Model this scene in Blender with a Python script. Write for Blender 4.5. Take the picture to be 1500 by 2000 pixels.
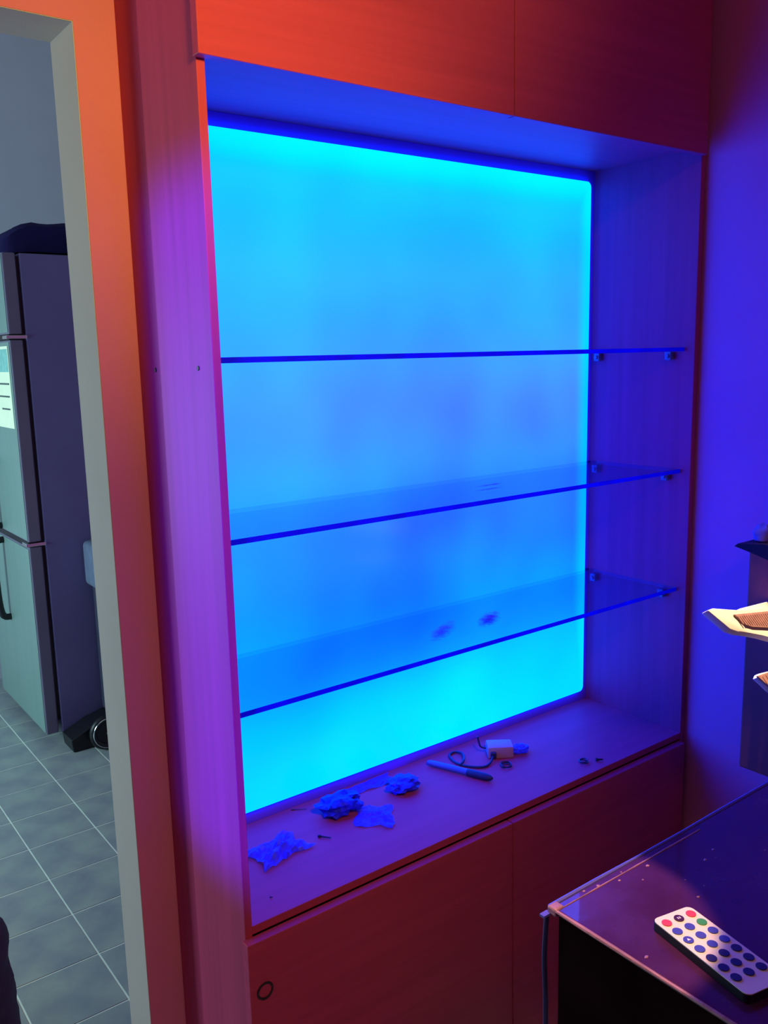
import bpy, bmesh, math, random
from mathutils import Vector, Matrix, noise
random.seed(7)
for o in list(bpy.data.objects): bpy.data.objects.remove(o)
SC = bpy.context.scene
COL = SC.collection

# ------------------------------------------------------------------ camera
F_PX = 1722.86
YAW, PITCH, ROLL = 0.6436, 0.1750, -0.0237
CAM = Vector((-0.4514, -0.9140, 1.4200))
fw = Vector((math.sin(YAW)*math.cos(PITCH), math.cos(YAW)*math.cos(PITCH), -math.sin(PITCH)))
r0 = Vector((math.cos(YAW), -math.sin(YAW), 0)); u0 = r0.cross(fw)
rt = math.cos(ROLL)*r0 + math.sin(ROLL)*u0
up = -math.sin(ROLL)*r0 + math.cos(ROLL)*u0
cd = bpy.data.cameras.new('camera'); cd.lens = F_PX/2000*36; cd.sensor_width = 36; cd.clip_start = 0.02
cam = bpy.data.objects.new('camera', cd); COL.objects.link(cam)
cam.matrix_world = Matrix(((rt.x, up.x, -fw.x, CAM.x), (rt.y, up.y, -fw.y, CAM.y), (rt.z, up.z, -fw.z, CAM.z), (0, 0, 0, 1)))
SC.camera = cam

# ------------------------------------------------------------------ world, lights, exposure
w = bpy.data.worlds.new('world'); SC.world = w; w.use_nodes = True
w.node_tree.nodes['Background'].inputs[0].default_value = (0.02, 0.02, 0.05, 1)
w.node_tree.nodes['Background'].inputs[1].default_value = 0.3
SC.view_settings.view_transform = 'Standard'
SC.view_settings.look = 'None'
SC.view_settings.exposure = 0.0
SC.view_settings.gamma = 1.0
SC.view_settings.use_curve_mapping = False

PANEL_STRENGTH = 1.0
def light(name, kind, loc, color, energy, target=None, **kw):
    d = bpy.data.lights.new(name, kind); d.color = color; d.energy = energy
    for k, v in kw.items(): setattr(d, k, v)
    o = bpy.data.objects.new(name, d); COL.objects.link(o); o.location = loc
    if target is not None:
        o.rotation_euler = (Vector(target)-Vector(loc)).to_track_quat('-Z', 'Y').to_euler()
    return o
# room's warm bulb, high behind the photographer, plus two spots added to shape it
light('uplight', 'SPOT', (-0.20, -1.05, 1.86), (1.0, 0.74, 0.08), 47.0, target=(-0.03, 0.10, 2.02), spot_size=math.radians(70), spot_blend=1.0, shadow_soft_size=0.05)
light('wall_wash', 'SPOT', (-0.15, -1.00, 1.92), (1.0, 0.74, 0.08), 18.0, target=(-0.05, 0.10, 1.25), spot_size=math.radians(68), spot_blend=0.6, shadow_soft_size=0.06)
light('room_bulb', 'POINT', (-0.15, -1.60, 2.30), (1.0, 0.60, 0.16), 5.0, shadow_soft_size=0.08)
# two narrow spots added to brighten the trays and the remote's far end
light('ceiling_downlight', 'SPOT', (0.70, -0.31, 2.85), (1.0, 0.74, 0.42), 430.0, target=(0.70, -0.256, 1.03), spot_size=math.radians(7.2), spot_blend=0.4, shadow_soft_size=0.03)
light('ceiling_downlight', 'SPOT', (-0.05, -0.60, 2.85), (1.0, 0.62, 0.36), 210.0, target=(0.05, -0.48, 0.97), spot_size=math.radians(7.2), spot_blend=0.15, shadow_soft_size=0.008)
# cool daylight at the kitchen window
light('kitchen_daylight', 'AREA', (-1.72, 2.25, 1.12), (0.56, 0.92, 0.97), 54.0, target=(0.4, 2.15, 0.95), shape='RECTANGLE', size=1.2, size_y=0.9)

# blue fill light of no known source, added for the cabinet's left side
light('blue_glow', 'AREA', (-0.90, -0.52, 1.32), (0.035, 0.004, 1.0), 2.1, target=(0.0, 0.055, 1.20), shape='RECTANGLE', size=0.17, size_y=0.84, spread=math.radians(7))

# ------------------------------------------------------------------ materials
def mat(name, color, rough=0.5, metallic=0.0, spec=0.5, var=0.0, vscale=(8, 8, 8), bump=0.0, bscale=60.0,
        coat=0.0, color2=None, detail=4.0, trans=0.0, ior=1.45, alpha=1.0):
    m = bpy.data.materials.new(name); m.use_nodes = True
    nt = m.node_tree; b = nt.nodes['Principled BSDF']
    b.inputs['Base Color'].default_value = (*color, 1); b.inputs['Roughness'].default_value = rough
    b.inputs['Metallic'].default_value = metallic; b.inputs['Specular IOR Level'].default_value = spec
    b.inputs['Coat Weight'].default_value = coat; b.inputs['Transmission Weight'].default_value = trans
    b.inputs['IOR'].default_value = ior; b.inputs['Alpha'].default_value = alpha
    tc = nt.nodes.new('ShaderNodeTexCoord')
    if var > 0 or color2:
        mp = nt.nodes.new('ShaderNodeMapping'); mp.inputs['Scale'].default_value = vscale
        nz = nt.nodes.new('ShaderNodeTexNoise'); nz.inputs['Scale'].default_value = 1.0; nz.inputs['Detail'].default_value = detail
        nt.links.new(tc.outputs['Object'], mp.inputs['Vector']); nt.links.new(mp.outputs['Vector'], nz.inputs['Vector'])
        cr = nt.nodes.new('ShaderNodeValToRGB')
        c2 = color2 if color2 else tuple(c*(1-var) for c in color)
        cr.color_ramp.elements[0].position = 0.32; cr.color_ramp.elements[1].position = 0.68
        cr.color_ramp.elements[0].color = (*c2, 1); cr.color_ramp.elements[1].color = (*color, 1)
        nt.links.new(nz.outputs['Fac'], cr.inputs['Fac']); nt.links.new(cr.outputs['Color'], b.inputs['Base Color'])
    if bump > 0:
        n2 = nt.nodes.new('ShaderNodeTexNoise'); n2.inputs['Scale'].default_value = bscale; n2.inputs['Detail'].default_value = 3
        nt.links.new(tc.outputs['Object'], n2.inputs['Vector'])
        bp = nt.nodes.new('ShaderNodeBump'); bp.inputs['Strength'].default_value = bump; bp.inputs['Distance'].default_value = 0.004
        nt.links.new(n2.outputs['Fac'], bp.inputs['Height']); nt.links.new(bp.outputs['Normal'], b.inputs['Normal'])
    return m

WOOD = (0.55, 0.055, 0.155)
M = {}
M['wood_v'] = mat('veneer_vertical_grain', WOOD, 0.5, spec=0.12, var=0.16, vscale=(60, 60, 2.2), detail=6)
M['wood_h'] = mat('veneer_horizontal_grain', WOOD, 0.5, spec=0.12, var=0.14, vscale=(2.2, 60, 70), detail=6)
M['wood_sill'] = mat('veneer_sill', WOOD, 0.5, spec=0.08, var=0.10, vscale=(2.5, 60, 60), detail=6)
M['plaster_peach'] = mat('peach_plaster', (0.66, 0.17, 0.40), 0.85, var=0.08, vscale=(5, 5, 5), bump=0.08, bscale=90)
M['plaster_grey'] = mat('grey_white_plaster', (0.56, 0.45, 0.42), 0.8, var=0.06, vscale=(6, 6, 6), bump=0.08, bscale=90)
M['plaster_kitchen'] = mat('kitchen_plaster', (0.50, 0.49, 0.60), 0.85, var=0.05)
M['ceiling'] = mat('ceiling_paint', (0.6, 0.55, 0.5), 0.9, var=0.04)
M['grout'] = mat('pale_grout', (0.80, 0.85, 0.76), 0.9, var=0.15, vscale=(14, 14, 14))
M['tile'] = mat('grey_floor_tile', (0.33, 0.36, 0.35), 0.38, color2=(0.22, 0.235, 0.285), vscale=(9, 9, 9), bump=0.05, bscale=25)
M['fridge_side'] = mat('fridge_side_enamel', (0.16, 0.14, 0.33), 0.34, var=0.12, vscale=(3, 3, 3))
M['fridge_front'] = mat('brushed_steel_door', (0.22, 0.33, 0.31), 0.4, metallic=0.3, var=0.08, vscale=(50, 50, 2))
M['fridge_edge'] = mat('fridge_door_edge', (0.16, 0.14, 0.22), 0.4, var=0.08)
M['black'] = mat('black_plastic', (0.008, 0.008, 0.012), 0.4, var=0.2)
M['chrome'] = mat('chrome', (0.8, 0.8, 0.8), 0.15, metallic=1.0, var=0.04)
M['paper'] = mat('paper_note', (0.80, 0.82, 0.62), 0.8, var=0.06, vscale=(18, 18, 18))
M['paper_teal'] = mat('paper_print_teal', (0.25, 0.55, 0.52), 0.8, var=0.3, vscale=(30, 30, 30))
M['ink'] = mat('printed_ink', (0.08, 0.12, 0.12), 0.8, var=0.2)
M['screw'] = mat('dark_screw', (0.05, 0.03, 0.05), 0.5, metallic=0.5, var=0.1)
M['clear_plastic'] = mat('clear_support_plastic', (0.30, 0.30, 0.45), 0.2, var=0.1, trans=0.5)
M['white_plastic'] = mat('white_plastic', (0.72, 0.62, 0.55), 0.45, var=0.04)
M['adapter_case'] = mat('adapter_case', (0.55, 0.24, 0.40), 0.5, var=0.04, spec=0.2)
M['cream'] = mat('cream_plastic', (0.88, 0.80, 0.66), 0.4, var=0.05)
M['mesh'] = mat('beige_mesh', (0.46, 0.22, 0.20), 0.7, var=0.25, vscale=(160, 160, 160))
M['brown_board'] = mat('brown_box_board', (0.20, 0.05, 0.05), 0.75, var=0.18, vscale=(20, 20, 3))
M['dark_lid'] = mat('dark_lid', (0.010, 0.006, 0.02), 0.5, var=0.2, spec=0.15)
M['lump'] = mat('violet_cloth', (0.30, 0.20, 0.45), 0.8, var=0.2)
M['purple_cloth'] = mat('dark_purple_cloth', (0.045, 0.022, 0.085), 0.85, var=0.35, vscale=(25, 25, 25), bump=0.3, bscale=120)
M['cover_cloth'] = mat('cover_cloth', (0.02, 0.015, 0.09), 0.9, var=0.2, spec=0.1)  # navy of the added form that stands for shade above the fridge
M['navy_cloth'] = mat('navy_cloth', (0.03, 0.03, 0.07), 0.8, var=0.3, vscale=(25, 25, 25))
M['grey_cloth'] = mat('grey_blue_cloth', (0.12, 0.14, 0.24), 0.8, var=0.2, vscale=(25, 25, 25))
M['pen_body'] = mat('blue_pen_barrel', (0.10, 0.10, 0.40), 0.3, var=0.1)
M['pen_grip'] = mat('dark_pen_grip', (0.02, 0.02, 0.09), 0.6, var=0.2)
M['cable'] = mat('dark_cable', (0.02, 0.02, 0.10), 0.5, var=0.2)
M['wire'] = mat('dark_wire', (0.06, 0.05, 0.12), 0.4, metallic=0.5, var=0.2)
M['edge_strip'] = mat('worn_pale_edge', (0.46, 0.20, 0.30), 0.5, var=0.5, vscale=(30, 30, 30), bump=0.3, bscale=120)
M['table_side'] = mat('dark_table_side', (0.016, 0.005, 0.007), 1.0, spec=0.0, var=0.5, vscale=(9, 9, 9))
M['blue_tab'] = mat('blue_tape_tab', (0.10, 0.08, 0.45), 0.5, var=0.1)
M['remote_body'] = mat('remote_black_shell', (0.006, 0.006, 0.014), 0.45, var=0.1)
M['remote_face'] = mat('remote_cream_face', (0.86, 0.76, 0.62), 0.5, var=0.03)
M['btn_blue'] = mat('button_blue', (0.06, 0.07, 0.42), 0.45, var=0.05)
M['btn_navy'] = mat('button_navy', (0.025, 0.02, 0.13), 0.5, var=0.05)
M['btn_red'] = mat('button_red', (0.70, 0.06, 0.10), 0.45, var=0.05)
M['btn_dark'] = mat('button_dark_plum', (0.06, 0.01, 0.045), 0.45, var=0.05)
M['btn_green'] = mat('button_green', (0.05, 0.30, 0.09), 0.45, var=0.05)
M['mark'] = mat('printed_mark', (0.75, 0.72, 0.80), 0.5, var=0.03)

def film_material():
    m = bpy.data.materials.new('thin_plastic_film'); m.use_nodes = True; nt = m.node_tree
    for n in list(nt.nodes): nt.nodes.remove(n)
    out = nt.nodes.new('ShaderNodeOutputMaterial'); mx = nt.nodes.new('ShaderNodeMixShader')
    tr = nt.nodes.new('ShaderNodeBsdfTransparent'); pb = nt.nodes.new('ShaderNodeBsdfPrincipled')
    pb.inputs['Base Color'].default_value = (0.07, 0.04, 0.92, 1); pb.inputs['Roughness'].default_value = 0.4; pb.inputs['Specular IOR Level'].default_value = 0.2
    tc = nt.nodes.new('ShaderNodeTexCoord'); nz = nt.nodes.new('ShaderNodeTexNoise'); nz.inputs['Scale'].default_value = 70
    mr = nt.nodes.new('ShaderNodeMapRange'); mr.inputs['To Min'].default_value = 0.45; mr.inputs['To Max'].default_value = 0.95
    nt.links.new(tc.outputs['Object'], nz.inputs['Vector']); nt.links.new(nz.outputs['Fac'], mr.inputs['Value'])
    nt.links.new(mr.outputs['Result'], mx.inputs['Fac'])
    nt.links.new(tr.outputs[0], mx.inputs[1]); nt.links.new(pb.outputs[0], mx.inputs[2]); nt.links.new(mx.outputs[0], out.inputs['Surface'])
    return m
M['film'] = film_material()
M['frame_paint'] = mat('pale_frame_paint', (0.22, 0.06, 0.65), 0.6, var=0.06)  # the panel's blue glow on the frame is put into this colour

def glass_material(name, patches=()):
    """thin shelf glass: tinted transparency plus fresnel reflection, with greasy smudges"""
    m = bpy.data.materials.new(name); m.use_nodes = True; nt = m.node_tree
    for n in list(nt.nodes): nt.nodes.remove(n)
    N = nt.nodes.new; L = nt.links.new
    out = N('ShaderNodeOutputMaterial')
    tr = N('ShaderNodeBsdfTransparent'); tr.inputs[0].default_value = (0.78, 0.84, 0.975, 1)
    gl = N('ShaderNodeBsdfGlossy'); gl.inputs['Roughness'].default_value = 0.03
    lw = N('ShaderNodeLayerWeight'); lw.inputs[0].default_value = 0.5
    pw = N('ShaderNodeMath'); pw.operation = 'POWER'; L(lw.outputs['Facing'], pw.inputs[0]); pw.inputs[1].default_value = 5.0
    fr = N('ShaderNodeMath'); fr.operation = 'MULTIPLY_ADD'; L(pw.outputs[0], fr.inputs[0]); fr.inputs[1].default_value = 0.35; fr.inputs[2].default_value = 0.02
    mx = N('ShaderNodeMixShader'); L(fr.outputs[0], mx.inputs[0]); L(tr.outputs[0], mx.inputs[1]); L(gl.outputs[0], mx.inputs[2])
    last = mx.outputs[0]
    if patches:
        tc = N('ShaderNodeTexCoord'); fac = None
        for (sx, sy, rx, ry, amt, ang) in patches:
            mp = N('ShaderNodeMapping'); mp.vector_type = 'TEXTURE'
            mp.inputs['Location'].default_value = (sx, sy, 0); mp.inputs['Rotation'].default_value = (0, 0, ang); mp.inputs['Scale'].default_value = (rx, ry, 1)
            L(tc.outputs['Object'], mp.inputs['Vector'])
            sp = N('ShaderNodeTexGradient'); sp.gradient_type = 'SPHERICAL'
            L(mp.outputs['Vector'], sp.inputs['Vector'])
            nz = N('ShaderNodeTexNoise'); nz.inputs['Scale'].default_value = 90; nz.inputs['Detail'].default_value = 5
            L(tc.outputs['Object'], nz.inputs['Vector'])
            a = N('ShaderNodeMath'); a.operation = 'MULTIPLY'; L(sp.outputs['Fac'], a.inputs[0]); L(nz.outputs['Fac'], a.inputs[1])
            b = N('ShaderNodeMapRange'); b.inputs['From Min'].default_value = 0.12; b.inputs['From Max'].default_value = 0.42; b.inputs['To Max'].default_value = amt
            L(a.outputs[0], b.inputs['Value'])
            if fac is None: fac = b.outputs[0]
            else:
                c = N('ShaderNodeMath'); c.operation = 'MAXIMUM'; L(fac, c.inputs[0]); L(b.outputs[0], c.inputs[1]); fac = c.outputs[0]
        df = N('ShaderNodeBsdfDiffuse'); df.inputs[0].default_value = (0.10, 0.09, 0.22, 1)
        m2 = N('ShaderNodeMixShader'); L(fac, m2.inputs[0]); L(last, m2.inputs[1]); L(df.outputs[0], m2.inputs[2]); last = m2.outputs[0]
    L(last, out.inputs['Surface'])
    return m
def edge_material():
    """polished glass edge that lets the light of the pane through"""
    m = bpy.data.materials.new('glass_shelf_edge'); m.use_nodes = True; nt = m.node_tree
    for n in list(nt.nodes): nt.nodes.remove(n)
    N = nt.nodes.new; L = nt.links.new
    out = N('ShaderNodeOutputMaterial'); tl = N('ShaderNodeBsdfTranslucent'); df = N('ShaderNodeBsdfDiffuse'); gl = N('ShaderNodeBsdfGlossy')
    tc = N('ShaderNodeTexCoord'); nz = N('ShaderNodeTexNoise'); nz.inputs['Scale'].default_value = 25; cr = N('ShaderNodeValToRGB')
    cr.color_ramp.elements[0].color = (0.03, 0.03, 0.55, 1); cr.color_ramp.elements[1].color = (0.05, 0.05, 0.85, 1)
    L(tc.outputs['Object'], nz.inputs['Vector']); L(nz.outputs['Fac'], cr.inputs['Fac']); L(cr.outputs['Color'], tl.inputs[0])
    df.inputs[0].default_value = (0.03, 0.03, 0.30, 1); gl.inputs['Roughness'].default_value = 0.15; gl.inputs['Color'].default_value = (0.15, 0.15, 0.3, 1)
    a = N('ShaderNodeMixShader'); a.inputs[0].default_value = 0.35; L(tl.outputs[0], a.inputs[1]); L(df.outputs[0], a.inputs[2])
    b2 = N('ShaderNodeMixShader'); b2.inputs[0].default_value = 0.12; L(a.outputs[0], b2.inputs[1]); L(gl.outputs[0], b2.inputs[2]); L(b2.outputs[0], out.inputs['Surface'])
    return m
M['glass_edge'] = edge_material()

PX0, PX1, PZ0, PZ1, PY = 0.030, 0.8957, 0.7364, 1.7281, 0.243
def panel_material():
    """backlit acrylic: led strips along the rim, uneven diffuser in the middle"""
    m = bpy.data.materials.new('backlit_acrylic'); m.use_nodes = True; nt = m.node_tree
    for n in list(nt.nodes): nt.nodes.remove(n)
    N = nt.nodes.new; L = nt.links.new
    out = N('ShaderNodeOutputMaterial'); tc = N('ShaderNodeTexCoord'); sp = N('ShaderNodeSeparateXYZ')
    L(tc.outputs['Generated'], sp.inputs[0])
    def edge(sock, inv, width):
        d = sock
        if inv:
            s = N('ShaderNodeMath'); s.operation = 'SUBTRACT'; s.inputs[0].default_value = 1.0; L(sock, s.inputs[1]); d = s.outputs[0]
        r = N('ShaderNodeMapRange'); r.interpolation_type = 'SMOOTHERSTEP'
        r.inputs['From Min'].default_value = 0.0; r.inputs['From Max'].default_value = width
        r.inputs['To Min'].default_value = 1.0; r.inputs['To Max'].default_value = 0.0
        L(d, r.inputs['Value']); return r.outputs[0]
    def mx(a, b):
        n = N('ShaderNodeMath'); n.operation = 'MAXIMUM'; L(a, n.inputs[0]); L(b, n.inputs[1]); return n.outputs[0]
    def mul(a, k):
        n = N('ShaderNodeMath'); n.operation = 'MULTIPLY'; L(a, n.inputs[0]); n.inputs[1].default_value = k; return n.outputs[0]
    rim = mx(mx(edge(sp.outputs['X'], True, 0.05), mul(edge(sp.outputs['X'], False, 0.35), 0.25)),
             mx(edge(sp.outputs['Z'], True, 0.06), mul(edge(sp.outputs['Z'], False, 0.24), 0.85)))
    nz = N('ShaderNodeTexNoise'); nz.inputs['Scale'].default_value = 2.6; nz.inputs['Detail'].default_value = 2.0
    L(tc.outputs['Generated'], nz.inputs['Vector'])
    def ramp(stops):
        cr = N('ShaderNodeValToRGB'); el = cr.color_ramp.elements
        while len(el) > 1: el.remove(el[0])
        el[0].position = stops[0][0]; el[0].color = (stops[0][1],)*3+(1,)
        for p_, v_ in stops[1:]:
            e_ = el.new(p_); e_.color = (v_,)*3+(1,)
        cr.color_ramp.interpolation = 'EASE'
        L(sp.outputs['Z'], cr.inputs['Fac']); return cr.outputs['Color']
    # how evenly the led strips above and below reach through the diffuser
    gz = ramp([(0.0, 0.52), (0.10, 0.48), (0.24, 0.26), (0.40, 0.22), (0.52, 0.34), (0.70, 0.40), (0.85, 0.48), (1.0, 0.56)])
    g2 = N('ShaderNodeMath'); g2.operation = 'MULTIPLY_ADD'; L(nz.outputs['Fac'], g2.inputs[0]); g2.inputs[1].default_value = 0.62; g2.inputs[2].default_value = -0.31
    g2b = N('ShaderNodeMath'); g2b.operation = 'ADD'; L(g2.outputs[0], g2b.inputs[0]); L(gz, g2b.inputs[1])
    g3 = N('ShaderNodeMath'); g3.operation = 'MULTIPLY_ADD'; L(rim, g3.inputs[0]); g3.inputs[1].default_value = 0.30; L(g2b.outputs[0], g3.inputs[2])
    rz = ramp([(0.0, 0.0), (0.25, 0.004), (0.42, 0.02), (0.62, 0.06), (0.78, 0.03), (0.92, 0.008), (1.0, 0.0)])
    ri = N('ShaderNodeMath'); ri.operation = 'MULTIPLY'; L(rz, ri.inputs[0])
    iv = N('ShaderNodeMath'); iv.operation = 'SUBTRACT'; iv.inputs[0].default_value = 1.0; L(rim, iv.inputs[1]); L(iv.outputs[0], ri.inputs[1])
    b = N('ShaderNodeMath'); b.operation = 'MULTIPLY_ADD'; L(rim, b.inputs[0]); b.inputs[1].default_value = 3.0; b.inputs[2].default_value = 7.5
    cb = N('ShaderNodeCombineXYZ'); L(ri.outputs[0], cb.inputs[0]); L(g3.outputs[0], cb.inputs[1]); L(b.outputs[0], cb.inputs[2])
    em = N('ShaderNodeEmission'); L(cb.outputs[0], em.inputs['Color']); em.inputs['Strength'].default_value = PANEL_STRENGTH
    gl = N('ShaderNodeBsdfGlossy'); gl.inputs['Roughness'].default_value = 0.15; gl.inputs['Color'].default_value = (0.03, 0.03, 0.03, 1)
    ad = N('ShaderNodeAddShader'); L(em.outputs[0], ad.inputs[0]); L(gl.outputs[0], ad.inputs[1]); L(ad.outputs[0], out.inputs['Surface'])
    return m
M['panel'] = panel_material()

def table_material():
    m = mat('glossy_dark_top', (0.09, 0.018, 0.08), 0.16, spec=0.6, var=0.5, vscale=(7, 7, 7), bump=0.10, bscale=34, coat=0.5)
    nt = m.node_tree; b = nt.nodes['Principled BSDF']
    tc = nt.nodes.new('ShaderNodeTexCoord'); nz = nt.nodes.new('ShaderNodeTexNoise'); nz.inputs['Scale'].default_value = 14; nz.inputs['Detail'].default_value = 6
    mr = nt.nodes.new('ShaderNodeMapRange'); mr.inputs['From Min'].default_value = 0.35; mr.inputs['From Max'].default_value = 0.7
    mr.inputs['To Min'].default_value = 0.10; mr.inputs['To Max'].default_value = 0.38
    nt.links.new(tc.outputs['Object'], nz.inputs['Vector']); nt.links.new(nz.outputs['Fac'], mr.inputs['Value']); nt.links.new(mr.outputs['Result'], b.inputs['Roughness'])
    return m
M['table_top'] = table_material()

# ------------------------------------------------------------------ builders
def tag(o, label=None, cat=None, group=None, kind=None):
    if label: o['label'] = label
    if cat: o['category'] = cat
    if group: o['group'] = group
    if kind: o['kind'] = kind
    return o
def root(name, loc, label, cat, group=None):
    o = bpy.data.objects.new(name, None); COL.objects.link(o); o.location = loc; o.empty_display_size = 0.05
    return tag(o, label, cat, group)
def origin(p):
    v = Vector((0, 0, 0))
    while p is not None: v += Vector(p.location); p = p.parent
    return v
def link(name, bm, m, parent=None, loc=None, smooth=False):
    """bm is in world coordinates; the object's origin is loc (or the parent's origin)"""
    off = origin(parent)
    here = Vector(loc) if loc is not None else off
    bmesh.ops.translate(bm, verts=bm.verts, vec=-here)
    bmesh.ops.recalc_face_normals(bm, faces=bm.faces)
    me = bpy.data.meshes.new(name); bm.to_mesh(me); bm.free()
    me.materials.append(M[m] if isinstance(m, str) else m)
    if smooth:
        for p in me.polygons: p.use_smooth = True
        try: me.set_sharp_from_angle(angle=math.radians(40))
        except Exception: pass
    o = bpy.data.objects.new(name, me); COL.objects.link(o); o.parent = parent; o.location = here-off
    return o
def bm_box(x0, x1, y0, y1, z0, z1, bevel=0.0, seg=2, bm=None):
    own = bm is None
    b = bmesh.new()
    r = bmesh.ops.create_cube(b, size=1)
    for v in b.verts: v.co = Vector(((x0+x1)/2+v.co.x*(x1-x0), (y0+y1)/2+v.co.y*(y1-y0), (z0+z1)/2+v.co.z*(z1-z0)))
    if bevel > 0: bmesh.ops.bevel(b, geom=list(b.edges), offset=bevel, segments=seg, affect='EDGES', profile=0.5)
    if own: return b
    merge(bm, b); return bm
def merge(dst, src):
    me = bpy.data.meshes.new('tmp'); src.to_mesh(me); src.free(); dst.from_mesh(me); bpy.data.meshes.remove(me)
def bm_tube(pts, r, n=8, cap=True):
    """tube along a polyline; r a number or one radius per point"""
    b = bmesh.new(); P = [Vector(p) for p in pts]; rings = []
    prev = None
    for i, p in enumerate(P):
        t = (P[min(i+1, len(P)-1)]-P[max(i-1, 0)]).normalized()
        a = prev if prev is not None else (Vector((0, 0, 1)) if abs(t.z) < 0.9 else Vector((1, 0, 0)))
        u = (a-t*a.dot(t)).normalized(); v = t.cross(u); prev = u
        rr = r[i] if isinstance(r, (list, tuple)) else r
        rings.append([b.verts.new(p+u*rr*math.cos(2*math.pi*k/n)+v*rr*math.sin(2*math.pi*k/n)) for k in range(n)])
    for A, B in zip(rings, rings[1:]):
        for k in range(n): b.faces.new((A[k], A[(k+1) % n], B[(k+1) % n], B[k]))
    if cap: b.faces.new(rings[0][::-1]); b.faces.new(rings[-1])
    return b
def smooth_path(pts, sub=6):
    P = [Vector(p) for p in pts]; out = []
    for i in range(len(P)-1):
        a, b_, c, d = P[max(i-1, 0)], P[i], P[i+1], P[min(i+2, len(P)-1)]
        for k in range(sub):
            t = k/sub
            out.append(0.5*((2*b_)+(c-a)*t+(2*a-5*b_+4*c-d)*t*t+(-a+3*b_-3*c+d)*t**3))
    out.append(P[-1]); return out
def bm_prism(poly, axis, a, b_, bevel=0.0):
    """polygon (2D list) extruded along an axis (0,1,2) from a to b_"""
    bm = bmesh.new()
    def p3(q, h):
        q = list(q); q.insert(axis, h); return Vector(q)
    A = [bm.verts.new(p3(q, a)) for q in poly]; B = [bm.verts.new(p3(q, b_)) for q in poly]
    n = len(poly)
    bm.faces.new(A[::-1]); bm.faces.new(B)
    for i in range(n): bm.faces.new((A[i], A[(i+1) % n], B[(i+1) % n], B[i]))
    if bevel:
        bmesh.ops.bevel(bm, geom=[e for e in bm.edges], offset=bevel, segments=2, affect='EDGES', profile=0.5)
    return bm
def rounded_rect(x0, x1, y0, y1, r, n=5):
    pts = []
    for cx, cy, a0 in ((x1-r, y1-r, 0), (x0+r, y1-r, 90), (x0+r, y0+r, 180), (x1-r, y0+r, 270)):
        for k in range(n+1):
            a = math.radians(a0+90*k/n); pts.append((cx+r*math.cos(a), cy+r*math.sin(a)))
    return pts
def circle2(cx, cy, r, n=20): return [(cx+r*math.cos(2*math.pi*k/n), cy+r*math.sin(2*math.pi*k/n)) for k in range(n)]

# ------------------------------------------------------------------ the setting
WY, WY2 = 0.2354, 0.3238          # wall with the doorway: front and kitchen faces
XJ, ZL = -0.0448, 1.831           # jamb, lintel
XR = 0.9290                       # right wall
XL, YF, ZC = -2.2, -2.4, 2.90
KX0, KX1, KY1 = -1.75, 1.7, 3.25
DX0 = -1.02                       # far side of the doorway
def struct(name, bm, m, label, cat, loc=None, parent=None):
    o = link(name, bm, m, parent, loc); tag(o, label, cat, None, 'structure'); return o
fl = struct('floor', bm_box(XL-0.1, KX1+0.1, YF-0.1, KY1+0.1, -0.06, 0.0), 'grout', 'pale grouted floor under the kitchen tiles', 'floor', (0, 0, 0))
struct('ceiling', bm_box(XL-0.1, KX1+0.1, YF-0.1, KY1+0.1, ZC, ZC+0.06), 'ceiling', 'plain ceiling over both rooms', 'ceiling')
b = bm_box(XL, DX0, WY, WY2, 0, ZC)
bm_box(XJ, KX1, WY, WY2, 0, ZC, bm=b); bm_box(DX0, XJ, WY, WY2, ZL, ZC, bm=b)
struct('wall_back', b, 'plaster_peach', 'peach plaster wall with the kitchen doorway', 'wall')
struct('wall_right', bm_box(XR, XR+0.08, YF, WY, 0, ZC), 'plaster_peach', 'plain wall right of the lit cabinet', 'wall')
struct('wall_left', bm_box(XL-0.08, XL, YF, WY, 0, ZC), 'plaster_peach', 'plain wall at the far left of the room', 'wall')
struct('wall_front', bm_box(XL-0.08, XR+0.08, YF-0.08, YF, 0, ZC), 'plaster_peach', 'plain wall behind the photographer', 'wall')
# reveal linings of the doorway, lit from the kitchen
b = bm_box(XJ-0.0008, XJ, WY+0.001, WY2, 0, ZL-0.0008); bm_box(DX0, XJ, WY+0.001, WY2, ZL-0.0008, ZL, bm=b); bm_box(DX0, DX0+0.0008, WY+0.001, WY2, 0, ZL-0.0008, bm=b)
struct('trim_1', b, 'plaster_grey', 'grey plastered reveal lining the kitchen doorway', 'door frame')
struct('wall_kitchen_back', bm_box(KX0, KX1, KY1, KY1+0.08, 0, ZC), 'plaster_kitchen', 'bluish grey kitchen wall behind the fridge', 'wall')
struct('wall_kitchen_right', bm_box(KX1, KX1+0.08, WY2, KY1, 0, ZC), 'plaster_kitchen', 'kitchen wall hidden right of the fridge', 'wall')
wy0, wy1, wz0, wz1 = 1.65, 2.85, 0.67, 1.57
b = bm_box(KX0-0.1, KX0, WY2, wy0, 0, ZC); bm_box(KX0-0.1, KX0, wy1, KY1, 0, ZC, bm=b)
bm_box(KX0-0.1, KX0, wy0, wy1, 0, wz0, bm=b); bm_box(KX0-0.1, KX0, wy0, wy1, wz1, ZC, bm=b)
struct('wall_kitchen_left', b, 'plaster_kitchen', 'kitchen wall with the daylight window', 'wall')
b = bmesh.new()
for a in ((wy0, wy0+0.04, wz0, wz1), (wy1-0.04, wy1, wz0, wz1), (wy0, wy1, wz0, wz0+0.04), (wy0, wy1, wz1-0.04, wz1)):
    bm_box(KX0-0.07, KX0-0.03, a[0], a[1], a[2], a[3], bm=b)
struct('window_1', b, 'white_plastic', 'white window frame in the kitchen wall', 'window')

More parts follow.
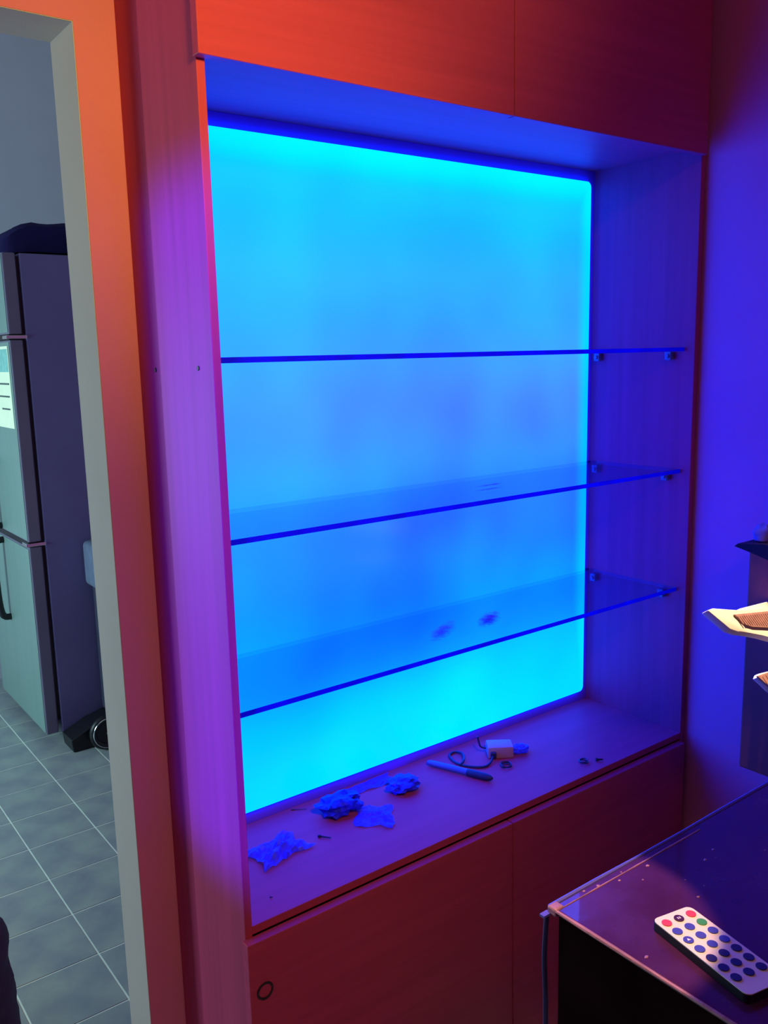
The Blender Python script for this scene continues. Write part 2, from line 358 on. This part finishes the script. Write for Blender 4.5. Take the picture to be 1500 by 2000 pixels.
# floor tiles of the kitchen, each one its own piece
TS, TG = 0.1985, 0.0042
bt = bm_box(-TS/2+TG/2, TS/2-TG/2, -TS/2+TG/2, TS/2-TG/2, -0.002, 0.0012, 0.0006, 1)
tm = bpy.data.meshes.new('tile'); bt.to_mesh(tm); bt.free(); tm.materials.append(M['tile'])
for i in range(-6, 7):
    for j in range(-2, 12):
        cx = 0.132+(i+0.5)*TS; cy = 0.868+(j+0.5)*TS
        if cy+TS/2 > KY1 or cy-TS/2 < WY2-0.12: continue
        o = bpy.data.objects.new('tile', tm); COL.objects.link(o); o.parent = fl; o.location = (cx, cy, random.uniform(-0.0002, 0.0002))
        o.rotation_euler = (0, 0, random.choice((0, math.pi/2, math.pi)))

# ------------------------------------------------------------------ display cabinet
TB = 0.0103                       # board thickness
ZSILL, ZSOF = 0.7132, 1.7500
ZTOP = 2.88
cab = root('display_cabinet', (0.46, 0.12, 0.0), 'orange wooden built-in display cabinet around the glowing blue panel', 'cabinet')
sp_l = link('side_panel', bm_box(0, TB, 0, 0.148, 0.0, ZTOP, 0.0008), 'wood_v', cab)
fs = link('filler_strip', bm_box(0.0085, 0.020, 0.146, WY-0.0005, 0.0, ZTOP), 'wood_v', cab)
sp_r = link('side_panel', bm_box(0.9150, 0.9270, 0, WY-0.0005, 0.0, ZTOP, 0.0008), 'wood_v', cab)
link('soffit_board', bm_box(TB, 0.9150, 0.0, WY-0.0005, ZSOF, ZSOF+0.018), 'wood_h', cab)
link('sill_board', bm_box(TB, 0.9150, 0.0, WY-0.0005, ZSILL-0.0115, ZSILL, 0.0006), 'wood_sill', cab)
XM = 0.4600
def door(x0, x1, z0, z1): return link('door', bm_box(x0, x1, -0.0150, -0.0004, z0, z1, 0.0012), 'wood_h', cab)
door(-0.004, XM-0.0008, 1.7350, ZTOP)
door(XM+0.0008, 0.9080, 1.7350, ZTOP)
ld = door(-0.005, XM-0.0008, 0.06, 0.7000)
door(XM+0.0008, 0.9080, 0.06, 0.7000)
# round ring pull let into the lower left door
def torus(c, R, r, axis='y', n=28, m=8):
    b = bmesh.new(); V = []
    for i in range(n):
        a = 2*math.pi*i/n; row = []
        for j in range(m):
            t = 2*math.pi*j/m; q = (R+r*math.cos(t)); h = r*math.sin(t)
            if axis == 'y': p = (c[0]+q*math.cos(a), c[1]+h, c[2]+q*math.sin(a))
            elif axis == 'z': p = (c[0]+q*math.cos(a), c[1]+q*math.sin(a), c[2]+h)
            else: p = (c[0]+h, c[1]+q*math.cos(a), c[2]+q*math.sin(a))
            row.append(b.verts.new(p))
        V.append(row)
    for i in range(n):
        for j in range(m): b.faces.new((V[i][j], V[(i+1) % n][j], V[(i+1) % n][(j+1) % m], V[i][(j+1) % m]))
    return b
link('ring_pull', torus((0.0160, -0.0152, 0.629), 0.0105, 0.0016), 'screw', ld, smooth=True)
# screws that hold the shelf supports, seen from outside on the left board
ZS = (1.4228, 1.2081, 0.9900)     # glass shelf tops
ST = 0.0068
YSF, YSB = 0.0192, 0.2257
link('screw', bm_prism(circle2(0.038, 1.411, 0.0028, 12), 0, -0.0012, 0.001), 'screw', sp_l)
link('screw', bm_prism(circle2(0.182, 1.409, 0.0028, 12), 0, 0.0073, 0.0095), 'screw', fs)
def support(x, s, y, z):
    b = bm_box(min(x, x+s*0.012), max(x, x+s*0.012), y-0.0065, y+0.0065, z-0.015, z, 0.0015, 2)
    merge(b, bm_prism(circle2(y, z-0.008, 0.0035, 12), 0, min(x+s*0.010, x+s*0.0155), max(x+s*0.010, x+s*0.0155)))
    return link('shelf_support', b, 'clear_plastic', cab)
for z in ZS:
    zb = z-ST
    for y in (0.046, 0.205):
        support(TB, 1, min(y, 0.135) if y > 0.1 else y, zb); support(0.9150, -1, y, zb)

# back board and light panel
link('back_board', bm_box(0.0205, 0.9150, WY+0.0100, WY+0.0160, ZSILL, ZSOF), 'wood_v', cab) if False else None
lp = root('light_panel', (0.46, WY-0.004, ZSILL), 'glowing cyan blue backlit acrylic panel at the back of the niche', 'light panel')
fy0, fy1 = WY-0.010, WY-0.0006
b = bm_box(0.0205, 0.9148, fy0, fy1, PZ1, ZSOF-0.0004)
bm_box(0.0205, 0.9148, fy0, fy1, ZSILL+0.0004, PZ0, bm=b); bm_box(PX1, 0.9148, fy0, fy1, PZ0, PZ1, bm=b); bm_box(0.0205, PX0, fy0, fy1, PZ0, PZ1, bm=b)
link('frame', b, 'frame_paint', lp)
poly = rounded_rect(PX0, PX1, PZ0, PZ1, 0.010, 5)
link('diffuser', bm_prism(poly, 1, fy0-0.0075, fy0+0.003), 'panel', lp)

# ------------------------------------------------------------------ glass shelves
def shelf(z, label, sm):
    c = Vector((0.4627, (YSF+YSB)/2, z-ST))
    r = root('glass_shelf', c, label, 'shelf', 'glass shelves in the niche')
    x0, x1 = TB+0.0006, 0.9144
    e = 0.0016
    smu = [(s[0]-c.x, s[1]-c.y, *s[2:]) for s in sm]
    gm = glass_material('shelf_glass', smu)
    link('pane', bm_box(x0, x1, YSF+e, YSB-e, z-ST+0.0003, z, 0), gm, r)
    link('front_edge', bm_box(x0, x1, YSF, YSF+e, z-ST, z, 0.0005, 1), 'glass_edge', r)
    link('back_edge', bm_box(x0, x1, YSB-e, YSB, z-ST+0.002, z-0.001, 0), 'glass_edge', r)
    return r
shelf(ZS[0], 'highest glass shelf, seen edge on, in the lit niche', [])
shelf(ZS[1], 'middle glass shelf of the lit niche, seen slightly from above', [(0.545, 0.125, 0.05, 0.012, 0.75, 0.1)])
shelf(ZS[2], 'lowest glass shelf of the lit niche with dark smudges on it', [(0.530, 0.112, 0.055, 0.022, 0.95, 0.5), (0.430, 0.112, 0.07, 0.018, 0.7, 0.5)])

# ------------------------------------------------------------------ bits lying on the sill
ZI = ZSILL
def crumple(name, label, c, sx, sy, h, rot, seed, cat='plastic bag', group='crumpled plastic bags on the sill', n=14, m='film', tilt=0.0, notch=0.0):
    b = bmesh.new(); V = []
    for i in range(n+1):
        row = []
        for j in range(n+1):
            u, v = i/n-0.5, j/n-0.5
            px = u*sx*(1+0.25*noise.noise(Vector((v*4, seed, 1.3)))); py = v*sy*(1+0.25*noise.noise(Vector((u*4, seed, 7.7))))
            if notch and u > 0.1: py *= 1-notch*(u-0.1)
            z = abs(noise.noise(Vector((u*4.3+seed, v*4.3, 0.4))))*h*1.4+abs(noise.noise(Vector((u*10, v*10+seed, 2.4))))*h*0.7
            z *= 1.0-0.75*max(abs(u), abs(v))*2*0.8
            x2 = px*math.cos(rot)-py*math.sin(rot); y2 = px*math.sin(rot)+py*math.cos(rot)
            row.append(b.verts.new((c[0]+x2, c[1]+y2, ZI+0.0006+max(z, 0))))
        V.append(row)
    for i in range(n):
        for j in range(n): b.faces.new((V[i][j], V[i+1][j], V[i+1][j+1], V[i][j+1]))
    o = link(name, b, m, None, (c[0], c[1], ZI)); tag(o, label, cat, group); return o
crumple('plastic_bag', 'crumpled clear plastic bag nearest the left end of the sill', (0.123, 0.130), 0.085, 0.060, 0.016, 0.15, 1.0)
crumple('plastic_bag', 'flat torn clear plastic bag lying against the dark plastic wad', (0.290, 0.118), 0.062, 0.060, 0.008, 0.9, 2.0)
crumple('plastic_bag', 'thin sheet of clear plastic lying close to the panel foot', (0.345, 0.205), 0.09, 0.028, 0.006, 0.0, 3.5)
def wad(name, label, c, sx, sy, sz, seed, m, dark=False):
    b = bmesh.new(); bmesh.ops.create_icosphere(b, subdivisions=3, radius=1)
    for v in b.verts:
        d = v.co.normalized(); k = 1+0.35*noise.noise(d*2.2+Vector((seed, 0, 0)))+0.22*noise.noise(d*5.5+Vector((0, seed, 0)))
        v.co = Vector((c[0]+d.x*sx*k, c[1]+d.y*sy*k, ZI+0.0006+max(0, sz*0.75+d.z*sz*k*0.8)))
    o = link(name, b, m, None, (c[0], c[1], ZI)); tag(o, label, 'plastic wad', 'plastic wads on the sill'); return o
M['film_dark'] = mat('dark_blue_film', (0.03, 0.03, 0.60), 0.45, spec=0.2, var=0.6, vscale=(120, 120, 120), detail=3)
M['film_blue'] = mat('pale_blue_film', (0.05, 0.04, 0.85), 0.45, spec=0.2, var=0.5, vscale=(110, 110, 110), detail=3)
wad('plastic_wad', 'dark crumpled plastic wad beside the flat torn bag', (0.258, 0.166), 0.036, 0.026, 0.018, 4.0, 'film_dark')
wad('plastic_wad', 'bright blue rounded plastic wad in the middle of the sill', (0.380, 0.158), 0.028, 0.022, 0.014, 9.0, 'film_blue')
wad('plastic_wad', 'small clear plastic wad right of the little white box', (0.625, 0.132), 0.018, 0.013, 0.010, 5.0, 'film')
# pen
pen = root('pen', (0.487, 0.143, ZI), 'blue pen with a darker grip lying on the sill', 'pen')
pa, pb_ = Vector((0.466, 0.199, ZI+0.0068)), Vector((0.510, 0.083, ZI+0.0068))
q = lambda t: pa.lerp(pb_, t)
link('barrel', bm_tube([q(0), q(0.03), q(0.10), q(0.62)], [0.0030, 0.0046, 0.0052, 0.0056], 12), 'pen_body', pen, smooth=True)
link('grip', bm_tube([q(0.62), q(0.65), q(0.90), q(0.97), q(1.0)], [0.0056, 0.0064, 0.0062, 0.0046, 0.0022], 12), 'pen_grip', pen, smooth=True)
# little white box with a cable
bx = root('power_adapter', (0.592, 0.150, ZI), 'little white box with a dark looped cable on the sill', 'adapter')
ax = math.radians(-36)
def rotbox(cx, cy, sx, sy, z0, z1, ang, bevel):
    b = bm_box(-sx/2, sx/2, -sy/2, sy/2, z0, z1, bevel)
    bmesh.ops.rotate(b, verts=b.verts, cent=(0, 0, 0), matrix=Matrix.Rotation(ang, 3, 'Z')); bmesh.ops.translate(b, verts=b.verts, vec=(cx, cy, 0)); return b
link('case', rotbox(0.592, 0.150, 0.046, 0.034, ZI+0.0003, ZI+0.022, ax, 0.003), 'adapter_case', bx, smooth=True)
link('socket', rotbox(0.570, 0.1425, 0.010, 0.008, ZI+0.004, ZI+0.014, ax, 0.001), 'cable', bx)
link('cable', bm_tube(smooth_path([(0.568, 0.141, ZI+0.008), (0.552, 0.132, ZI+0.0035), (0.534, 0.130, ZI+0.0025), (0.516, 0.147, ZI+0.0025), (0.508, 0.172, ZI+0.0025), (0.517, 0.200, ZI+0.0028), (0.534, 0.205, ZI+0.003), (0.537, 0.187, ZI+0.005), (0.520, 0.165, ZI+0.0065), (0.507, 0.160, ZI+0.003)], 7), 0.0022, 8), 'cable', bx, smooth=True)
link('cable', bm_tube(smooth_path([(0.574, 0.166, ZI+0.012), (0.566, 0.172, ZI+0.016), (0.563, 0.176, ZI+0.034)], 5), 0.0016, 8), 'cable', bx, smooth=True)
def coil(name, label, c, R, turns, seed):
    rnd = random.Random(seed); pts = []
    for k in range(int(turns*16)+1):
        a = 2*math.pi*k/16; rr = R*(0.75+0.25*math.sin(k*0.37+seed)); pts.append((c[0]+rr*math.cos(a), c[1]+rr*math.sin(a)*0.9, ZI+0.0016+0.0045*(0.5+0.5*math.sin(a*0.5+seed))*(0.6+k/(turns*16)*0.6)))
    o = link(name, bm_tube(pts, 0.0010, 6), 'wire', None, (c[0], c[1], ZI), smooth=True); tag(o, label, 'wire', 'wire coils on the sill'); return o
coil('wire_coil', 'small curled wire scrap in front of the little white box', (0.566, 0.106), 0.012, 2.6, 1)
coil('wire_coil', 'small curled wire scrap near the right end of the sill', (0.684, 0.034), 0.010, 2.4, 5)
def bit(name, label, a, b_, r, m, cat):
    a = Vector((*a, ZI+r+0.0002)); b_ = Vector((*b_, ZI+r+0.0002))
    o = link(name, bm_tube([a, a.lerp(b_, 0.18), a.lerp(b_, 0.2), b_], [r*1.0, r*1.0, r*0.6, r*0.35], 8), m, None, (a.x, a.y, ZI), smooth=True); tag(o, label, cat); return o
bit('screw', 'small dark screw lying below the dark plastic wad', (0.190, 0.124), (0.202, 0.108), 0.0022, 'screw', 'screw')
bit('wire_offcut', 'thin dark wire offcut near the left foot of the panel', (0.200, 0.219), (0.221, 0.205), 0.0010, 'wire', 'wire')
bit('wall_plug', 'tiny dark plug beside the right curled wire scrap', (0.702, 0.023), (0.712, 0.016), 0.0034, 'screw', 'wall plug')
bit('crumb', 'tiny dark speck near the front left corner of the sill', (0.058, 0.038), (0.061, 0.036), 0.0013, 'screw', 'crumb')

# ------------------------------------------------------------------ table with the remote
ZT = 0.97
TX0, TY1 = 0.046, -0.4630
TX1, TY0 = 0.925, -0.98
tb = root('side_table', (0.5, -0.72, 0.0), 'dark glossy topped box table in the right foreground', 'table')
link('body', bm_box(TX0+0.006, TX1-0.004, TY0+0.006, TY1-0.006, 0.0, ZT-0.0052, 0.002), 'table_side', tb)
link('table_top', bm_box(TX0+0.002, TX1, TY0, TY1-0.002, ZT-0.005, ZT, 0.0015), 'table_top', tb)
def strip(pts, r, seed):
    P = []
    for i in range(len(pts)-1):
        for k in range(14): P.append(Vector(pts[i]).lerp(Vector(pts[i+1]), k/14))
    P.append(Vector(pts[-1])); rnd = random.Random(seed)
    return bm_tube(P, [r*(0.75+0.5*rnd.random()) for _ in P], 7)
link('edge_strip', strip([(TX0+0.001, TY1-0.001, ZT-0.0005), (TX0+0.001, TY0+0.002, ZT-0.0005)], 0.0016, 1), 'edge_strip', tb, smooth=True)
link('edge_strip', strip([(TX0+0.001, TY1-0.001, ZT-0.0005), (TX1-0.002, TY1-0.001, ZT-0.0005)], 0.0018, 2), 'blue_tab', tb, smooth=True)
link('edge_strip', strip([(TX0+0.008, TY1-0.009, ZT+0.0001), (TX0+0.20, TY1-0.0095, ZT+0.0001)], 0.0006, 3), 'edge_strip', tb, smooth=True)
link('corner_cap', bm_box(TX0-0.0005, TX0+0.010, TY1-0.0095, TY1+0.0005, ZT-0.006, ZT+0.0016, 0.0018), 'edge_strip', tb)
link('tape_tab', bm_box(TX0-0.0075, TX0+0.001, TY1-0.003, TY1+0.002, ZT-0.0065, ZT-0.0045), 'blue_tab', tb)
# plaster crumbs and scratches stuck to the table top
rnd = random.Random(3)
spots = [(0.132, -0.470), (0.121, -0.477), (0.158, -0.4785), (0.137, -0.489), (0.205, -0.505), (0.215, -0.509), (0.225, -0.50), (0.165, -0.512), (0.10, -0.4705), (0.085, -0.468), (0.17, -0.527), (0.152, -0.533), (0.057, -0.552), (0.26, -0.53), (0.24, -0.55)]
for (x, y) in spots:
    b = bmesh.new(); bmesh.ops.create_icosphere(b, subdivisions=1, radius=1)
    s = rnd.uniform(0.0006, 0.0016)
    for v in b.verts: v.co = Vector((x+v.co.x*s*rnd.uniform(0.8, 1.9), y+v.co.y*s, ZT+max(0, v.co.z)*s*0.6))
    link('plaster_speck', b, 'edge_strip', tb)
# thin cord hanging down the table's left side
cordo = link('cord', bm_tube(smooth_path([(TX0+0.003, TY1+0.0035, ZT-0.008), (TX0+0.001, TY1+0.004, ZT-0.05), (TX0+0.003, TY1+0.004, ZT-0.11), (TX0+0.002, TY1+0.004, ZT-0.3), (TX0+0.004, TY1+0.004, 0.06), (TX0+0.03, TY1+0.02, 0.003)], 6), 0.0022, 8), 'cable', None, (TX0+0.003, TY1+0.0035, 0.0), smooth=True)
tag(cordo, 'thin dark cord hanging at the back corner of the box table', 'cord')

# remote control, 21 round keys in seven rows of three
RA = Vector((0.0880, -0.5330)); 
ux = Vector((0.039, -0.008)).normalized(); uy = Vector((-ux.y, ux.x)) * -1   # ux: across, uy: towards its near end
RWID, RLEN, RTH = 0.040, 0.0960, 0.0075
rm = root('remote_control', (RA.x+ux.x*0.02+uy.x*0.048, RA.y+ux.y*0.02+uy.y*0.048, ZT), 'slim cream faced remote control with round keys on the dark table', 'remote control')
def rp(a, l): return (RA.x+ux.x*a+uy.x*l, RA.y+ux.y*a+uy.y*l)
def rprism(poly, z0, z1, bevel=0.0):
    return bm_prism([rp(*q_) for q_ in poly], 2, z0, z1, bevel)
outl = rounded_rect(0, RWID, 0, RLEN, 0.0055, 6)
inn = rounded_rect(0.0006, RWID-0.0006, 0.0006, RLEN-0.0006, 0.0051, 6)
link('shell', rprism(outl, ZT+0.0003, ZT+RTH-0.0006), 'remote_body', rm, smooth=True)
fc = link('face_plate', rprism(inn, ZT+RTH-0.0006, ZT+RTH), 'remote_face', rm)
def key(c, r_, mname):
    a0 = 0.0075+c*0.0125; l0 = 0.0095+r_*0.0115
    k = link('key', rprism(circle2(a0, l0, 0.0040, 22), ZT+RTH, ZT+RTH+0.0009, 0.0002), mname, rm)
    return k, a0, l0
cols = {(0, 0): 'btn_red', (1, 0): 'btn_dark', (2, 0): 'btn_red', (0, 1): 'btn_blue', (1, 1): 'btn_blue', (2, 1): 'btn_green'}
for r_ in range(7):
    for c in range(3):
        mname = cols.get((c, r_), 'btn_blue' if r_ < 4 else 'btn_navy')
        k, a0, l0 = key(c, r_, mname)
        zt = ZT+RTH+0.0009
        if (c, r_) == (0, 2):
            link('key_mark', rprism([(a0-0.0016, l0+0.0011), (a0+0.0016, l0+0.0011), (a0, l0-0.0016)], zt, zt+0.0001), 'mark', k)
        elif (c, r_) == (1, 0):
            for d in (-0.0009, 0.0009):
                link('key_mark', rprism([(a0+d-0.0005, l0-0.0011), (a0+d+0.0005, l0-0.0011), (a0+d+0.0005, l0+0.0011), (a0+d-0.0005, l0+0.0011)], zt, zt+0.0001), 'mark', k)

# ------------------------------------------------------------------ brown box on the right wall with the cream trays
BX0 = 0.80
BZ0, BZ1, BY1 = 0.752, 1.112, -0.186
wb = root('wall_box', (0.865, -0.36, BZ0), 'brown box with a dark lid fixed to the right wall', 'wall cabinet')
link('body', bm_box(BX0, XR-0.0006, BY1-0.36, BY1, BZ0, BZ1, 0.003), 'brown_board', wb)
link('lid', bm_prism([(BY1+0.018, BZ1+0.004), (BY1+0.012, BZ1+0.009), (BY1-0.03, BZ1+0.014), (BY1-0.37, BZ1+0.016), (BY1-0.37, BZ1-0.014), (BY1-0.05, BZ1-0.012), (BY1-0.01, BZ1-0.002)], 0, BX0-0.012, XR-0.0006), 'dark_lid', wb)
b = bmesh.new(); bmesh.ops.create_icosphere(b, subdivisions=3, radius=1)
for v in b.verts:
    d = v.co.normalized(); k = 1+0.3*noise.noise(d*1.8+Vector((3, 0, 0)))
    v.co = Vector((BX0+0.015+d.x*0.012*k, BY1-0.012+d.y*0.014*k, BZ1+0.0145+max(-0.3, d.z)*0.020*k+0.005))
o = link('cloth_scrap', b, 'lump', None, (BX0+0.015, BY1-0.012, BZ1+0.012), smooth=True); tag(o, 'small violet cloth scrap on the dark lid of the brown box', 'cloth')


# two cream trays with beige mesh that stick out of the box's side
def tray(label, frame_poly, mesh_poly, y0, y1, ribs):
    r = root('mesh_tray', (BX0, y0, sum(q_[1] for q_ in frame_poly)/len(frame_poly)), label, 'tray')
    link('frame', bm_prism(frame_poly, 1, y0, y1, 0.002), 'cream', r, smooth=True)
    mp = link('mesh_panel', bm_prism(mesh_poly, 1, y0-0.003, y0-0.0002, 0.0008), 'mesh', r)
    x0_ = min(q_[0] for q_ in mesh_poly); x1_ = max(q_[0] for q_ in mesh_poly)
    b = bmesh.new()
    for k in range(ribs):
        t = (k+1.5)/(ribs+2); xt = x0_+(x1_-x0_)*t
        (ax_, az_), (bx_, bz_), (cx_, cz_), (dx_, dz_) = mesh_poly[0], mesh_poly[1], mesh_poly[2], mesh_poly[3]
        zt_ = az_+(bz_-az_)*(xt-ax_)/(bx_-ax_); zb_ = dz_+(cz_-dz_)*(xt-dx_)/(cx_-dx_)
        if xt < dx_: zb_ = dz_+0.008*(dx_-xt)/0.03
        merge(b, bm_tube([(xt-0.002, y0-0.0032, zt_-0.003), (xt+0.002, y0-0.0032, zb_+0.003)], 0.0011, 5))
    o_ = link('mesh_ribs', b, 'mesh', mp); o_['kind'] = 'stuff'
    r.rotation_euler = (math.radians(-34), 0, 0)
    return r
t1 = tray('cream tray with a beige mesh insert sticking out of the brown wall box',
     [(0.628, 1.064), (0.642, 1.0645), (0.700, 1.0465), (0.7585, 1.040), (0.80, 1.036), (0.80, 0.967), (0.7643, 0.985), (0.7175, 1.0061), (0.6702, 1.0214), (0.6552, 1.0295)],
     [(0.6745, 1.0467), (0.793, 1.0300), (0.793, 0.9980), (0.7014, 1.0213), (0.6889, 1.0272)], -0.250, -0.236, 22)
link('back_rim', bm_prism([(0.706, 1.046), (0.720, 1.0535), (0.80, 1.050), (0.80, 1.036), (0.72, 1.041)], 1, -0.2355, -0.222, 0.0015), 'cream', t1)
tray('lower beige ribbed mesh end under the cream tray at the right edge',
     [(0.6765, 0.9640), (0.6840, 0.9680), (0.80, 0.9570), (0.80, 0.9140), (0.6976, 0.9355), (0.6930, 0.9415)],
     [(0.6725, 0.9660), (0.79, 0.9615), (0.79, 0.9170), (0.6976, 0.9349), (0.6914, 0.9405)], -0.290, -0.280, 12)

# ------------------------------------------------------------------ fridge in the kitchen
FX0, FY0 = 0.395, 2.36
FW = 0.62
fr = root('refrigerator', (0.78, FY0+FW/2, 0.0), 'dark grey three door refrigerator seen through the doorway', 'refrigerator')
link('body', bm_box(FX0+0.058, 1.08, FY0, FY0+FW, 0.035, 1.800, 0.004), 'fridge_side', fr)
link('door_gasket', bm_box(FX0+0.046, FX0+0.0579, FY0+0.012, FY0+FW-0.012, 0.09, 1.790), 'black', fr)
for (z0, z1, hz) in ((1.525, 1.800, (1.54, 1.66)), (0.785, 1.505, (0.80, 1.06)), (0.045, 0.765, (0.43, 0.745))):
    d = link('door', bm_box(FX0, FX0+0.045, FY0-0.002, FY0+FW, z0, z1, 0.004), 'fridge_edge', fr)
    link('door_skin', bm_box(FX0-0.0025, FX0-0.0001, FY0+0.004, FY0+FW-0.006, z0+0.006, z1-0.006, 0.001), 'fridge_front', d)
    hy = 2.71
    pts = [(FX0-0.002, hy, hz[0]), (FX0-0.035, hy, hz[0]+0.02), (FX0-0.043, hy, (hz[0]+hz[1])/2), (FX0-0.035, hy, hz[1]-0.02), (FX0-0.002, hy, hz[1])]
    link('handle', bm_tube(smooth_path(pts, 5), 0.013, 10), 'black', d, smooth=True)
for z in (1.515, 0.775):
    link('hinge', bm_box(FX0-0.010, FX0+0.060, FY0-0.006, FY0+0.05, z-0.006, z+0.006, 0.002), 'chrome', fr)
    link('door_gap_cover', bm_box(FX0+0.002, FX0+0.045, FY0+0.012, FY0+FW-0.012, z-0.009, z+0.009), 'black', fr)
for x in (FX0+0.10, 1.02):
    for y in (FY0+0.05, FY0+FW-0.05): link('foot', bm_prism(circle2(x, y, 0.02, 12), 2, 0.0012, 0.036), 'black', fr)
nt_ = root('paper_note', (FX0-0.004, 2.485, 1.195), 'pale yellow printed note stuck to the fridge door', 'note')
link('sheet', bm_box(FX0-0.0036, FX0-0.0028, 2.385, 2.585, 1.195, 1.485), 'paper', nt_)
link('print', bm_box(FX0-0.0042, FX0-0.0037, 2.392, 2.578, 1.395, 1.475), 'paper_teal', nt_)
for k in range(3): link('print_line', bm_box(FX0-0.0042, FX0-0.0037, 2.40+0.008*k, 2.565-0.02*k, 1.35-0.045*k, 1.356-0.045*k), 'ink', nt_)

# dark form added on the fridge top in place of the shade above it
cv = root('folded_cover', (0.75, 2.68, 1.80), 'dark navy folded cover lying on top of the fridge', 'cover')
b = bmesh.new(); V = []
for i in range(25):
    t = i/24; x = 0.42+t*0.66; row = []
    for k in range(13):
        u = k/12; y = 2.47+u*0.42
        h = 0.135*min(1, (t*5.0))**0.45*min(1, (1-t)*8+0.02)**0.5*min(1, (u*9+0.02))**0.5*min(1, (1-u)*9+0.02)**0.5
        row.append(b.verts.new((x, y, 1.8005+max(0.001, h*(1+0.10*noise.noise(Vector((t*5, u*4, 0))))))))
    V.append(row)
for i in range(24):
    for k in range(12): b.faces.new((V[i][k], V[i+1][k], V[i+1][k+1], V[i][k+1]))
link('cloth', b, 'cover_cloth', cv, smooth=True)  # upper skin of the added dark form
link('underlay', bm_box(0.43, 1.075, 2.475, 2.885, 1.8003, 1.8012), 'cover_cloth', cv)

# shopping trolley beside the fridge, mostly behind the jamb
tr = root('shopping_trolley', (0.70, 2.2, 0.0), 'black wheeled shopping trolley in front of the fridge side', 'trolley')
link('base', bm_prism([(0.452, 0.0020), (0.80, 0.0020), (0.80, 0.10), (0.60, 0.105), (0.53, 0.085), (0.447, 0.05)], 1, 2.235, 2.345, 0.004), 'black', tr)
for wx in (0.566, 0.78):
    wl = link('wheel', torus((wx, 2.185, 0.0700), 0.054, 0.0140, 'y', 32, 10), 'black', tr, smooth=True)
    link('wheel_disc', bm_prism(circle2(wx, 0.0700, 0.050, 24), 1, 2.181, 2.189), 'black', wl)
    link('rim', torus((wx, 2.172, 0.0700), 0.056, 0.0020, 'y', 32, 6), 'chrome', wl, smooth=True)
    link('axle', bm_prism(circle2(wx, 0.0700, 0.008, 12), 1, 2.172, 2.24), 'chrome', wl)
link('bag', bm_box(0.600, 0.82, 2.14, 2.34, 0.105, 0.615, 0.02, 3), 'navy_cloth', tr, smooth=True)
link('flap', bm_box(0.578, 0.83, 2.13, 2.345, 0.600, 0.770, 0.02, 3), 'grey_cloth', tr, smooth=True)
link('buckle', bm_box(0.573, 0.60, 2.123, 2.15, 0.585, 0.612, 0.005), 'black', tr)

# dark purple bag at the left edge of the doorway
b = bmesh.new(); NZ, NA = 22, 28; V = []
for i in range(NZ+1):
    t = i/NZ; z = 0.0016+t*0.405; row = []
    rr = 0.165*(1-0.18*t)*(1-0.9*max(0, t-0.86)/0.14)
    for k in range(NA):
        a = 2*math.pi*k/NA
        q_ = 1+0.09*noise.noise(Vector((math.cos(a)*1.5, math.sin(a)*1.5, t*5.0)))+0.05*noise.noise(Vector((math.cos(a)*4, math.sin(a)*4, t*9)))
        row.append(b.verts.new((-0.265+math.cos(a)*rr*q_, 0.80+math.sin(a)*rr*0.8*q_, z)))
    V.append(row)
for i in range(NZ):
    for k in range(NA): b.faces.new((V[i][k], V[i][(k+1) % NA], V[i+1][(k+1) % NA], V[i+1][k]))
b.faces.new(V[0][::-1]); b.faces.new(V[-1])
bg = root('cloth_bag', (-0.265, 0.80, 0.0014), 'dark purple cloth bag standing at the left edge of the doorway', 'bag')
link('sack', b, 'purple_cloth', bg, smooth=True)
link('strap', bm_tube(smooth_path([(-0.34, 0.80, 0.40), (-0.33, 0.80, 0.47), (-0.265, 0.80, 0.50), (-0.20, 0.80, 0.47), (-0.19, 0.80, 0.40)], 6), 0.010, 8), 'purple_cloth', bg, smooth=True)
